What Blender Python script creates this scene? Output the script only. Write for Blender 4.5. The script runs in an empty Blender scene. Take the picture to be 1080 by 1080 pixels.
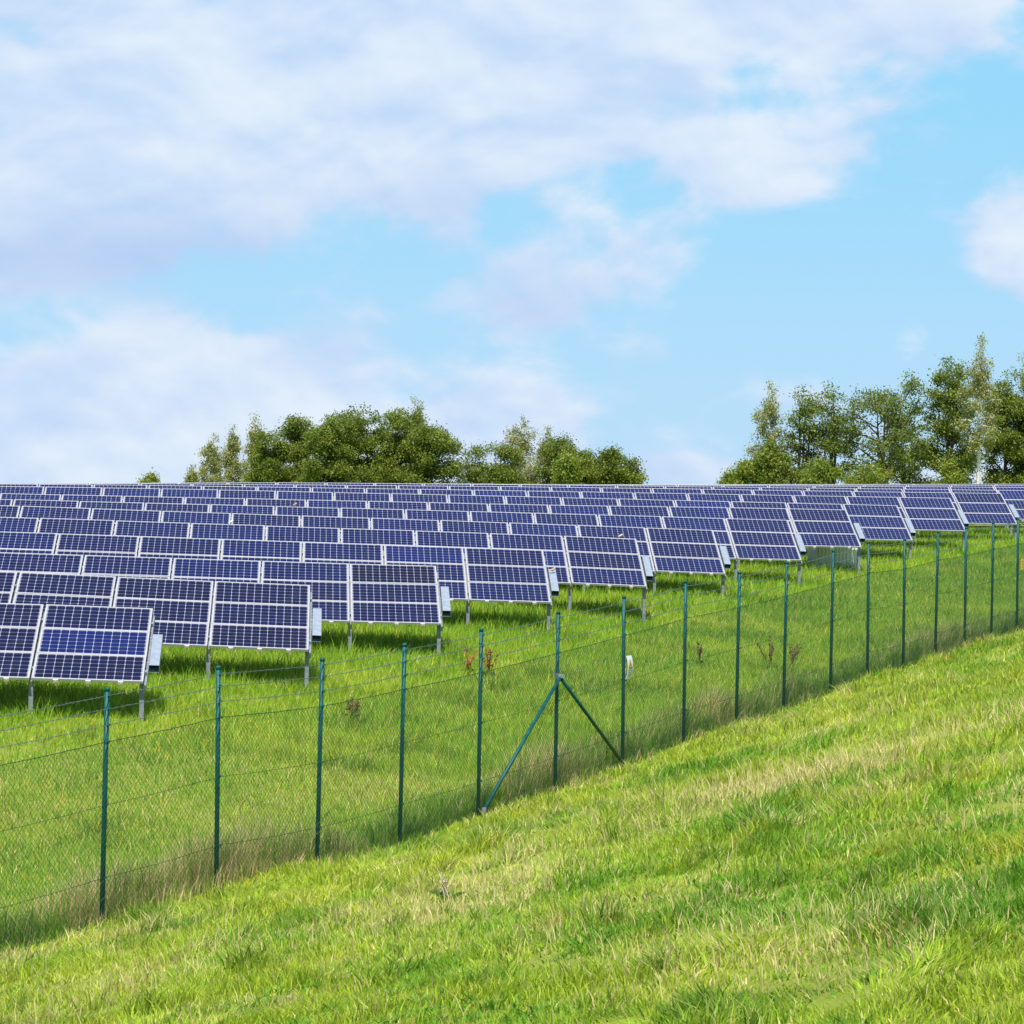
import bpy, bmesh, math, random
import numpy as np
from mathutils import Vector, Matrix

random.seed(7)
RS = np.random.RandomState(11)
R = math.radians
sc = bpy.context.scene
C = sc.collection

# ------------------------------------------------------------------ camera constants
F = 3200.0            # focal length in photo pixels (photo 1080 px wide)
TH = 0.018            # slight camera roll
CZ = 4.0              # camera height in world units (metres)

def unroll(x, y):
    u, v = x - 540.0, y - 540.0
    return u + v * TH, v - u * TH

def W(x, y, Y):       # surveyed spot: bearing in the photograph + distance -> metres
    u, v = unroll(x, y)
    return Vector((u / F * Y, Y, CZ - v / F * Y))

# ------------------------------------------------------------------ helpers
def link(o):
    C.objects.link(o); return o

def tag(o, label=None, cat=None, group=None, kind=None):
    if label: o['label'] = label
    if cat: o['category'] = cat
    if group: o['group'] = group
    if kind: o['kind'] = kind
    return o

def empty(name, loc, rz=0.0):
    o = bpy.data.objects.new(name, None)
    o.empty_display_size = 0.2
    o.location = loc; o.rotation_euler = (0, 0, rz)
    return link(o)

class MB:
    """collects shapes, links them as one mesh object"""
    def __init__(s): s.v = []; s.f = []
    def box(s, c, d, M=None):
        cx, cy, cz = c; x, y, z = d[0] / 2, d[1] / 2, d[2] / 2
        p = [Vector((cx + i * x, cy + j * y, cz + k * z)) for k in (-1, 1) for j in (-1, 1) for i in (-1, 1)]
        if M: p = [M @ q for q in p]
        n = len(s.v); s.v += p
        for f in ((0, 2, 3, 1), (4, 5, 7, 6), (0, 1, 5, 4), (2, 6, 7, 3), (0, 4, 6, 2), (1, 3, 7, 5)):
            s.f.append([n + i for i in f])
        return s
    def tube(s, pts, r, seg=6, cap=True):
        pts = [Vector(p) for p in pts]
        rr = r if isinstance(r, (list, tuple)) else [r] * len(pts)
        n0 = len(s.v)
        for i, p in enumerate(pts):
            t = (pts[min(i + 1, len(pts) - 1)] - pts[max(i - 1, 0)]).normalized()
            a = Vector((1, 0, 0)) if abs(t.z) > 0.7 else Vector((0, 0, 1))
            e1 = t.cross(a).normalized(); e2 = t.cross(e1)
            for k in range(seg):
                an = 2 * math.pi * k / seg
                s.v.append(p + (e1 * math.cos(an) + e2 * math.sin(an)) * rr[i])
        for i in range(len(pts) - 1):
            for k in range(seg):
                a = n0 + i * seg + k; b = n0 + i * seg + (k + 1) % seg
                s.f.append([a, b, b + seg, a + seg])
        if cap:
            s.f.append([n0 + k for k in range(seg)][::-1])
            e = n0 + (len(pts) - 1) * seg
            s.f.append([e + k for k in range(seg)])
        return s
    def face(s, pts):
        n = len(s.v); s.v += [Vector(p) for p in pts]; s.f.append(list(range(n, n + len(pts)))); return s
    def mesh(s, name, mat=None, smooth=False):
        me = bpy.data.meshes.new(name)
        me.from_pydata([tuple(p) for p in s.v], [], s.f)
        if mat: me.materials.append(mat)
        if smooth:
            me.polygons.foreach_set('use_smooth', [True] * len(me.polygons))
        me.update(); return me
    def build(s, name, mat, parent=None, smooth=False):
        o = bpy.data.objects.new(name, s.mesh(name, mat, smooth)); link(o)
        if parent: o.parent = parent
        return o

# value noise (numpy)
_tab = np.random.RandomState(3).rand(512, 512).astype(np.float32)
def noise(x, y, sc_=1.0, seed=0):
    x = np.asarray(x, float) / sc_ + 37.3 * seed + 1000.0; y = np.asarray(y, float) / sc_ + 91.7 * seed + 1000.0
    xi = np.floor(x).astype(int); yi = np.floor(y).astype(int)
    fx = x - xi; fy = y - yi
    fx = fx * fx * (3 - 2 * fx); fy = fy * fy * (3 - 2 * fy)
    g = lambda a, b: _tab[a % 512, b % 512]
    return (g(xi, yi) * (1 - fx) + g(xi + 1, yi) * fx) * (1 - fy) + (g(xi, yi + 1) * (1 - fx) + g(xi + 1, yi + 1) * fx) * fy
def fbm(x, y, sc_=1.0, seed=0, o=3):
    t = 0; a = 1; n = 0
    for i in range(o):
        t = t + a * noise(x, y, sc_ / 2 ** i, seed + i * 5); n += a; a *= .5
    return t / n

# ------------------------------------------------------------------ node helper
class N:
    def __init__(s, nt, sock): s.nt = nt; s.k = sock
    def _m(s, op, *a):
        n = s.nt.nodes.new('ShaderNodeMath'); n.operation = op
        for i, q in enumerate((s,) + a):
            if isinstance(q, N): s.nt.links.new(q.k, n.inputs[i])
            else: n.inputs[i].default_value = q
        return N(s.nt, n.outputs[0])
    def __add__(s, o): return s._m('ADD', o)
    def __sub__(s, o): return s._m('SUBTRACT', o)
    def __mul__(s, o): return s._m('MULTIPLY', o)
    def __truediv__(s, o): return s._m('DIVIDE', o)
    __radd__ = __add__; __rmul__ = __mul__
    def abs(s): return s._m('ABSOLUTE')
    def fract(s): return s._m('FRACT')
    def gt(s, o): return s._m('GREATER_THAN', o)
    def lt(s, o): return s._m('LESS_THAN', o)
    def max(s, o): return s._m('MAXIMUM', o)
    def min(s, o): return s._m('MINIMUM', o)
    def exp(s): return s._m('EXPONENT')
    def step(s, a, b, lo=0.0, hi=1.0):
        n = s.nt.nodes.new('ShaderNodeMapRange'); n.interpolation_type = 'SMOOTHSTEP'
        s.nt.links.new(s.k, n.inputs[0])
        for i, q in enumerate((a, b, lo, hi)): n.inputs[1 + i].default_value = q
        return N(s.nt, n.outputs[0])

def mixc(nt, f, a, b):
    n = nt.nodes.new('ShaderNodeMix'); n.data_type = 'RGBA'; n.clamp_factor = True
    for q, i in ((f, 0), (a, 6), (b, 7)):
        if isinstance(q, N): nt.links.new(q.k, n.inputs[i])
        elif i == 0: n.inputs[0].default_value = q
        else: n.inputs[i].default_value = (*q, 1)
    return N(nt, n.outputs[2])

def nz(nt, vec, scale, detail=4, rough=.55, dist=0.0, dim='3D'):
    n = nt.nodes.new('ShaderNodeTexNoise'); n.noise_dimensions = dim
    if vec is not None: nt.links.new(vec.k if isinstance(vec, N) else vec, n.inputs['Vector'])
    n.inputs['Scale'].default_value = scale; n.inputs['Detail'].default_value = detail
    n.inputs['Roughness'].default_value = rough; n.inputs['Distortion'].default_value = dist
    return N(nt, n.outputs[0])

def mat(name, col=(.5, .5, .5), rough=.6, metal=0.0, spec=.5, vary=0.0, vscale=20.0, rvary=0.0):
    m = bpy.data.materials.new(name); m.use_nodes = True
    nt = m.node_tree; p = nt.nodes['Principled BSDF']
    p.inputs['Roughness'].default_value = rough; p.inputs['Metallic'].default_value = metal
    p.inputs['Specular IOR Level'].default_value = spec
    p.inputs['Base Color'].default_value = (*col, 1)
    if vary:
        tc = nt.nodes.new('ShaderNodeTexCoord')
        f = nz(nt, tc.outputs['Object'], vscale, 5, .6).step(.3, .7)
        c = mixc(nt, f, tuple(x * (1 - vary) for x in col), tuple(min(1, x * (1 + vary)) for x in col))
        nt.links.new(c.k, p.inputs['Base Color'])
        if rvary:
            nt.links.new((f * rvary + (rough - rvary / 2)).k, p.inputs['Roughness'])
    return m

def leafy(name, trans=.35, rough=.6, spec=.3):
    """leaf / blade material: colour from a per-leaf pigment attribute, part of the light passes through"""
    m = bpy.data.materials.new(name); m.use_nodes = True
    nt = m.node_tree; p = nt.nodes['Principled BSDF']; out = nt.nodes['Material Output']
    a = nt.nodes.new('ShaderNodeAttribute'); a.attribute_name = 'pigment'
    p.inputs['Roughness'].default_value = rough; p.inputs['Specular IOR Level'].default_value = spec
    nt.links.new(a.outputs['Color'], p.inputs['Base Color'])
    t = nt.nodes.new('ShaderNodeBsdfTranslucent'); nt.links.new(a.outputs['Color'], t.inputs['Color'])
    mx = nt.nodes.new('ShaderNodeMixShader'); mx.inputs[0].default_value = trans
    nt.links.new(p.outputs[0], mx.inputs[1]); nt.links.new(t.outputs[0], mx.inputs[2])
    nt.links.new(mx.outputs[0], out.inputs['Surface'])
    return m

def np_mesh(name, verts, faces, nper, m, pig=None):
    """verts (n,3); faces flat index array; nper loop count per face; pig per-vertex colours"""
    me = bpy.data.meshes.new(name)
    me.vertices.add(len(verts)); me.vertices.foreach_set('co', np.ascontiguousarray(verts, np.float32).ravel())
    me.loops.add(len(faces)); me.loops.foreach_set('vertex_index', np.ascontiguousarray(faces, np.int32))
    nper = np.asarray(nper, np.int32)
    me.polygons.add(len(nper))
    me.polygons.foreach_set('loop_start', np.concatenate([[0], np.cumsum(nper)[:-1]]).astype(np.int32))
    me.update(calc_edges=True)
    if pig is not None:
        at = me.color_attributes.new('pigment', 'FLOAT_COLOR', 'POINT')
        q = np.ones((len(verts), 4), np.float32); q[:, :3] = pig
        at.data.foreach_set('color', q.ravel())
    me.materials.append(m)
    return me

# ------------------------------------------------------------------ materials
M_frame = mat('anodised_aluminium', (.47, .47, .49), .45, .2, vary=.06, vscale=6)
M_galv = mat('galvanised_steel', (.20, .22, .25), .6, .1, vary=.22, vscale=16, rvary=.2)
M_galvbox = mat('galvanised_sheet', (.27, .32, .39), .55, .1, vary=.12, vscale=9, rvary=.15)
M_dark = mat('dark_steel', (.06, .06, .065), .6, .3)
M_clamp = mat('cast_clamp', (.7, .66, .6), .5, .2, vary=.15, vscale=60)
M_clip = mat('rust_bolt', (.25, .12, .07), .7, .2)
M_green = mat('green_coated_steel', (.003, .085, .078), .5, 0, .3, vary=.25, vscale=14, rvary=.15)
M_wire = mat('green_coated_wire', (.008, .065, .04), .5, 0, .4)
M_barb = mat('galvanised_wire', (.16, .21, .21), .55, .4)
M_white = mat('white_sheet', (.78, .79, .80), .5, vary=.04, vscale=9)
M_yellow = mat('yellow_enamel', (.80, .50, .01), .45)
M_ink = mat('black_print', (.03, .02, .02), .6)
M_ink2 = mat('grey_print', (.36, .37, .39), .6)
M_kiosk = mat('painted_sheet_grey_green', (.74, .77, .70), .5, vary=.06, vscale=5)
M_kiosk2 = mat('pale_strip', (.75, .75, .70), .5)
M_leaf = leafy('leaf', .40, .5, .35)
M_grass = leafy('grass_blade', .48, .55, .2)
M_dock = leafy('dock_stem', .1, .7, .2)

def bark(name, base, dark, sc_, thr):
    m = bpy.data.materials.new(name); m.use_nodes = True
    nt = m.node_tree; p = nt.nodes['Principled BSDF']; p.inputs['Roughness'].default_value = .8
    tc = nt.nodes.new('ShaderNodeTexCoord')
    mp = nt.nodes.new('ShaderNodeMapping'); mp.inputs['Scale'].default_value = (1, 1, 2.2)
    nt.links.new(tc.outputs['Object'], mp.inputs['Vector'])
    f = nz(nt, mp.outputs[0], sc_, 5, .65).step(thr - .06, thr + .06)
    nt.links.new(mixc(nt, f, base, dark).k, p.inputs['Base Color'])
    return m
M_bark = bark('brown_bark', (.16, .12, .08), (.07, .055, .04), 6, .5)
M_birch = bark('birch_bark', (.66, .62, .54), (.10, .085, .07), 2.2, .62)

def mat_cells():
    m = bpy.data.materials.new('solar_cells'); m.use_nodes = True
    nt = m.node_tree; p = nt.nodes['Principled BSDF']
    uv = nt.nodes.new('ShaderNodeUVMap')
    sp = nt.nodes.new('ShaderNodeSeparateXYZ'); nt.links.new(uv.outputs[0], sp.inputs[0])
    u = N(nt, sp.outputs[0]) * 12.0; v = N(nt, sp.outputs[1]) * 6.0
    fu = (u.fract() - .5).abs(); fvs = v.fract() - .5; fv = fvs.abs()
    gap = fu.gt(.478).max(fv.gt(.483)).max((fu + fv).gt(.865))
    bus = (fv - .24).abs().lt(.017)
    wn = nt.nodes.new('ShaderNodeTexWhiteNoise'); wn.noise_dimensions = '3D'
    cb = nt.nodes.new('ShaderNodeCombineXYZ')
    oi = nt.nodes.new('ShaderNodeObjectInfo')
    nt.links.new(u._m('FLOOR').k, cb.inputs[0]); nt.links.new(v._m('FLOOR').k, cb.inputs[1])
    nt.links.new(oi.outputs['Random'], cb.inputs[2])
    nt.links.new(cb.outputs[0], wn.inputs['Vector'])
    cv = N(nt, wn.outputs['Value'])
    # object colour carries the make-up of each module (some modules are bluer than others)
    so = nt.nodes.new('ShaderNodeSeparateColor'); nt.links.new(oi.outputs['Color'], so.inputs[0])
    t = N(nt, so.outputs[0]) + (cv - .5) * .22
    cell = mixc(nt, t, (.005, .005, .022), (.0045, .0125, .095))
    c = mixc(nt, bus * .10, cell, (.36, .37, .44))
    c = mixc(nt, gap, c, (.33, .35, .44))
    # dust film and dry water marks
    tc = nt.nodes.new('ShaderNodeTexCoord')
    dz = nz(nt, tc.outputs['Object'], 3.0, 6, .7).step(.45, .8)
    c = mixc(nt, dz * .02, c, (.45, .43, .38))
    nt.links.new(c.k, p.inputs['Base Color'])
    p.inputs['Roughness'].default_value = .32
    p.inputs['Coat Weight'].default_value = 1.0
    p.inputs['Coat Roughness'].default_value = .06
    p.inputs['Coat IOR'].default_value = 1.15
    p.inputs['Specular IOR Level'].default_value = .1
    return m
M_cells = mat_cells()

def mat_ground():
    m = bpy.data.materials.new('meadow_soil'); m.use_nodes = True
    nt = m.node_tree; p = nt.nodes['Principled BSDF']; p.inputs['Roughness'].default_value = .95
    p.inputs['Specular IOR Level'].default_value = .1
    tc = nt.nodes.new('ShaderNodeTexCoord'); o = tc.outputs['Object']
    a = nz(nt, o, .45, 6, .65).step(.35, .65)
    b = nz(nt, o, 5.0, 6, .7).step(.35, .7)
    c = mixc(nt, a, (.155, .225, .022), (.245, .285, .04))
    c = mixc(nt, b * .5, c, (.20, .18, .07))
    nt.links.new(c.k, p.inputs['Base Color'])
    return m
M_ground = mat_ground()

# ------------------------------------------------------------------ survey of the fence
FP = [(112, 726, 107, 975), (232, 711, 229, 930), (338, 694, 334, 917), (424.5, 678, 422, 891), (507, 663, 505, 864),
      (589, 645.5, 585, 835), (660, 631.5, 656.5, 806), (724.5, 617, 720.5, 779), (780, 602.5, 775.5, 767), (829, 592, 826, 750),
      (878, 580, 876, 731), (917.5, 573, 915, 714), (955, 567.5, 952.4, 707.5), (988.5, 562, 986, 692.5), (1019, 557, 1018, 684),
      (1047, 553, 1046, 673), (1074, 548.5, 1073, 665)]
PH = 2.4
def fh(x): return np.interp(x, [-140, 110, 337, 587, 720, 877, 1074, 1140], [281, 249, 222, 190, 170.5, 150, 120.5, 112])
posts = []
for (xt, yt, xb, yb) in FP:
    h = float(fh((xt + xb) / 2)); Y = F * PH / h
    yt2 = .5 * (yt + (yb - h)); p = W(xt, yt2, Y); q = W(xb, yt2 + h, Y)
    posts.append(Vector(((p.x + q.x) / 2, Y, p.z - PH)))
d0 = (posts[0] - posts[1]); d1 = posts[-1] - posts[-2]
posts = [posts[0] + d0 * 2, posts[0] + d0] + posts + [posts[-1] + d1, posts[-1] + d1 * 2, posts[-1] + d1 * 3]
FXY = np.array([(p.x, p.y) for p in posts])
def fence_side(x, y):
    """signed distance to the fence line, > 0 on the camera's (pasture) side"""
    y = np.asarray(y, float)
    fx = np.interp(y, FXY[:, 1], FXY[:, 0]) + np.where(y > FXY[-1, 1], (y - FXY[-1, 1]) * .44, 0)
    return (np.asarray(x) - fx) * .915

# ------------------------------------------------------------------ survey of the rows
AZ = math.atan(240 / F); TILT = R(23.5); SL = 2.46
ca, sa = math.cos(AZ), math.sin(AZ)
TW, PITCH = 1.58, 1.612
RISE = SL * math.sin(TILT); RUN = SL * math.cos(TILT)
TOP = {1: [(0, 635), (44, 636.7), (157, 640.7)], 2: [(0, 602), (222, 612.3), (324, 616.5)], 3: [(0, 582), (364, 594), (457, 596.3)],
       4: [(0, 560), (571, 580)], 5: [(0, 544.5), (590, 564.5), (668, 568)], 6: [(0, 532.5), (540, 551), (750, 558.7)],
       7: [(0, 526), (540, 540), (828, 548)], 8: [(0, 520), (540, 531.5), (891, 537)], 9: [(0, 512.5), (160, 514.6), (540, 523), (943, 532.7)],
       10: [(0, 510), (160, 511.5), (540, 517), (1002, 525)], 11: [(0, 509.6), (160, 509.7), (320, 511), (540, 512.8), (1056, 520)],
       12: [(0, 509.9), (160, 508.9), (320, 508.6), (540, 510.7), (1060, 516.7)], 13: [(0, 510.5), (320, 509), (540, 510.3), (1060, 513.5)],
       14: [(0, 511), (320, 510), (540, 510.6), (1060, 511.6)], 15: [(0, 511), (540, 511), (1060, 510.2)]}
BEND = {1: (151.1, 720.4), 2: (325.6, 687.3), 3: (465, 660.5), 4: (581, 638), 5: (681.7, 619.4), 6: (764.8, 606), 7: (845.4, 592),
        8: (908.4, 578.6), 9: (962.4, 570.7), 10: (1018.9, 560.6), 11: (1073, 553), 12: (1118, 547), 13: (1160, 541), 14: (1200, 536), 15: (1240, 531)}
PBASE = {1: (154, 762), 2: (325.6, 730.7), 3: (461, 695.5), 4: (577, 669), 5: (676, 661), 6: (758, 631), 7: (836.5, 620.7), 8: (900.5, 610.7),
         10: (1012, 584.6), 11: (1067, 574.5)}
def ytop(n, x):
    p = TOP[n]; xs = [q[0] for q in p]; ys = [q[1] for q in p]
    if x > xs[-1]: return ys[-1] + (x - xs[-1]) * (ys[-1] - ys[-2]) / (xs[-1] - xs[-2])
    if x < 0: return ys[0] + x * (ys[1] - ys[0]) / (xs[1] - xs[0]) * .6
    return float(np.interp(x, xs, ys))
def rowD(n): return 43.5 + 5.0 * (n - 1)
def plan(D, s): return (-sa * D + ca * s, ca * D + sa * s)
def ztop(n, s):
    X, Y = plan(rowD(n) + RUN, s); up = F * X / Y; x = 540 + up
    for _ in range(3):
        y = ytop(n, x); x = 540 + up - (y - 540) * TH
    return CZ - ((y - 540) - (x - 540) * TH) / F * Y
rows = {}
gpts = []
for n in range(1, 16):
    D = rowD(n); u, v = unroll(*BEND[n]); k = u / F
    s_end = (k * ca * D + sa * D) / (ca - k * sa)
    ts = []
    for i in range(60):
        s1 = s_end - i * PITCH; s0 = s1 - TW
        x0 = plan(D, s0); x1 = plan(D, s1)
        px0 = 540 + F * x0[0] / x0[1]; px1 = 540 + F * x1[0] / x1[1]
        if px1 < -135: break
        if px0 > 1105: continue
        ts.append((i, s0, s1, ztop(n, s0) - RISE, ztop(n, s1) - RISE))
    rows[n] = ts
    for (i, s0, s1, z0, z1) in ts:
        if i == 0 or (i % 3 == 2) or i == ts[-1][0]:
            X, Y = plan(D + .3, s1)
            z = z1 - .60
            if i == 0 and n in PBASE:
                z = W(PBASE[n][0], PBASE[n][1], Y).z + .05
            gpts.append((X, Y, z))
    if ts:
        z = gpts[-1][2]; X, Y = plan(D + .8, ts[-1][1] - 10); gpts.append((X, Y, z + .1))

# ------------------------------------------------------------------ terrain
A_ = [(p.x, p.y, 1) for p in posts[2:19]] + [(0, 0, 1)] * 6
b_ = [p.z for p in posts[2:19]] + [CZ - 1.75] * 6
PL = np.linalg.lstsq(np.array(A_), np.array(b_), rcond=None)[0]
for p in posts: gpts.append((p.x, p.y, p.z))
for gx in np.arange(-14, 22, 4.5):
    for gy in np.arange(-6, 66, 6.0):
        sd = float(fence_side(gx, gy))
        if sd > 2.2 and sd < 22:
            gpts.append((gx, gy, PL[0] * gx + PL[1] * gy + PL[2]))
for X, Y, z in ((-34, 130, CZ - 2.0), (-10, 132, CZ - 1.8), (14, 134, CZ - .9), (34, 132, CZ - .8), (30, 95, CZ - .6), (24, 75, CZ - 1.4)):
    gpts.append((X, Y, z))
GP = np.array(gpts)
def _phi(r2): return .5 * r2 * np.log(r2 + 1e-9)
def _tps(P, reg=.6):
    n = len(P); d2 = ((P[:, None, :2] - P[None, :, :2]) ** 2).sum(-1)
    K = _phi(d2) + reg * np.eye(n)
    Q = np.c_[np.ones(n), P[:, :2]]
    A = np.zeros((n + 3, n + 3)); A[:n, :n] = K; A[:n, n:] = Q; A[n:, :n] = Q.T
    return np.linalg.solve(A, np.r_[P[:, 2], 0, 0, 0])
TPS = _tps(GP)
ZFAR = CZ - .9
def G(x, y):
    x = np.asarray(x, float); y = np.asarray(y, float); sh = x.shape
    x = x.ravel(); y = y.ravel(); out = np.empty(len(x))
    xc = np.clip(x, -40, 36); yc = np.clip(y, -8, 135)
    for i in range(0, len(x), 20000):
        d2 = (xc[i:i + 20000, None] - GP[None, :, 0]) ** 2 + (yc[i:i + 20000, None] - GP[None, :, 1]) ** 2
        out[i:i + 20000] = _phi(d2) @ TPS[:-3] + TPS[-3] + TPS[-2] * xc[i:i + 20000] + TPS[-1] * yc[i:i + 20000]
    far = np.maximum(np.maximum(y - 128, -10 - y) / 60, np.maximum(np.abs(x) - 40, 0) / 60)
    t = np.clip(far, 0, 1); t = t * t * (3 - 2 * t)
    out = out * (1 - t) + ZFAR * t
    near = np.clip((140 - y) / 30, 0, 1)
    side = np.clip(fence_side(x, y) / .6, 0, 1)
    out = out + near * ((fbm(x, y, 1.7, 3) - .5) * (.07 + .13 * side) + (fbm(x, y, .5, 13, 2) - .5) * .10 * side)
    return out.reshape(sh)
def spot(px, py, y0=8.0, y1=120.0):
    """where the line of sight through a photo pixel meets the ground"""
    u, v = unroll(px, py); Y = np.linspace(y0, y1, 1500)
    d = (CZ - v / F * Y) - G(u / F * Y, Y)
    i = int(np.argmax(d < 0)); i = i if d[i] < 0 else len(Y) - 1
    return float(u / F * Y[i]), float(Y[i])
def g1(x, y): return float(G(np.array([x]), np.array([y]))[0])

def stretch(a, b, step, far):
    c = list(np.arange(a, b + 1e-6, step)); s = step; v = b
    while v < far:
        s *= 1.35; v += s; c.append(v)
    s = step; v = a
    while v > -far:
        s *= 1.35; v -= s; c.insert(0, v)
    return np.array(c)
gx = stretch(-26, 28, .4, 3000); gy = stretch(0, 125, .4, 3500)
XX, YY = np.meshgrid(gx, gy)
ZZ = G(XX, YY)
nx, ny = len(gx), len(gy)
idx = np.arange(nx * ny).reshape(ny, nx)
q = np.stack([idx[:-1, :-1], idx[:-1, 1:], idx[1:, 1:], idx[1:, :-1]], -1).reshape(-1)
gm = np_mesh('ground', np.stack([XX, YY, ZZ], -1).reshape(-1, 3), q, np.full((nx - 1) * (ny - 1), 4), M_ground)
gm.polygons.foreach_set('use_smooth', [True] * len(gm.polygons))
tag(link(bpy.data.objects.new('ground', gm)), kind='structure')

# ------------------------------------------------------------------ solar tables
def frame_mesh(w, h, b=.030, t=.038):
    m = MB()
    m.box((0, h / 2 - b / 2, -t / 2), (w, b, t)); m.box((0, -h / 2 + b / 2, -t / 2), (w, b, t))
    m.box((w / 2 - b / 2, 0, -t / 2), (b, h - 2 * b, t)); m.box((-w / 2 + b / 2, 0, -t / 2), (b, h - 2 * b, t))
    return m.mesh('frame', M_frame)
MH = .808
me_frame = frame_mesh(TW, MH)
def module_mesh():
    w, h = TW - .060, MH - .060
    m = MB(); z = -.005
    m.face([(-w / 2, -h / 2, z), (w / 2, -h / 2, z), (w / 2, h / 2, z), (-w / 2, h / 2, z)])
    me = m.mesh('module', M_cells)
    bk = bpy.data.meshes.new('x')
    uvl = me.uv_layers.new(name='UVMap')
    mg = .006
    for li, c in zip(range(4), ((-mg, -mg * 2), (1 + mg, -mg * 2), (1 + mg, 1 + mg * 2), (-mg, 1 + mg * 2))):
        uvl.data[li].uv = c
    bpy.data.meshes.remove(bk)
    bm = bmesh.new(); bm.from_mesh(me)
    back = [bm.verts.new((x, y, z - .012)) for x, y in ((-w / 2, -h / 2), (-w / 2, h / 2), (w / 2, h / 2), (w / 2, -h / 2))]
    f = bm.faces.new(back); f.material_index = 1
    bm.to_mesh(me); bm.free()
    me.materials.append(M_white)
    return me
me_module = module_mesh()
me_rail = MB().box((0, 0, 0), (PITCH - .004, .06, .05)).mesh('rail', M_galvbox)
me_raft = MB().box((0, 0, 0), (.05, SL * .94, .09)).mesh('rafter', M_galv)
mp = MB()
mp.box((-.028, 0, -1.0), (.008, .09, 2.0)); mp.box((.028, 0, -1.0), (.008, .09, 2.0)); mp.box((0, .041, -1.0), (.0478, .008, 2.0))
mp.box((0, -.041, -1.0), (.0478, .008, 2.0))
me_post = mp.mesh('post', M_galv)
mc = MB(); mc.box((0, 0, 0), (.075, .03, .05)); mc.box((0, .022, -.055), (.028, .012, .058)); mc.tube([(0, -.015, 0), (0, -.022, 0)], .012, 6)
me_clamp = mc.mesh('clamp', M_clamp)
cbm = MB()
L = 1.02; wd = .145; dp = .115
cbm.box((0, 0, 0), (wd, L, .004)); cbm.box((0, 0.0, -dp), (wd, L - .004, .004))
cbm.box((wd / 2 - .002, 0, -dp / 2), (.004, L - .01, dp - .005)); cbm.box((-wd / 2 + .002, 0, -dp / 2), (.004, L - .01, dp - .005))
cbm.box((0, L / 2 - .01, -dp / 2), (wd - .012, .004, dp - .005))
me_cbox = cbm.mesh('cable_box', M_galvbox)
me_cbcore = MB().box((0, .06, -dp / 2), (wd - .014, L - .2, dp - .012)).mesh('cable_bundle', M_dark)

ORD = ('first second third fourth fifth sixth seventh eighth ninth tenth eleventh twelfth thirteenth fourteenth fifteenth sixteenth '
       'seventeenth eighteenth nineteenth twentieth').split()
def ordw(i):
    if i <= 20: return ORD[i - 1]
    tens = {2: 'twenty', 3: 'thirty', 4: 'forty'}[i // 10]
    if i % 10 == 0: return {3: 'thirtieth', 4: 'fortieth'}[i // 10]
    return tens + '-' + ORD[i % 10 - 1]

GROUP = 'solar tables standing in long rows'
count = 0
stuff = []
def child(name, me, par, M):
    o = bpy.data.objects.new(name, me); C.objects.link(o); o.parent = par; o.matrix_local = M; return o

def build_proto(par_loc):
    root = bpy.data.objects.new('solar_table', None); root.empty_display_size = .2
    C.objects.link(root)
    return root

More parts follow.
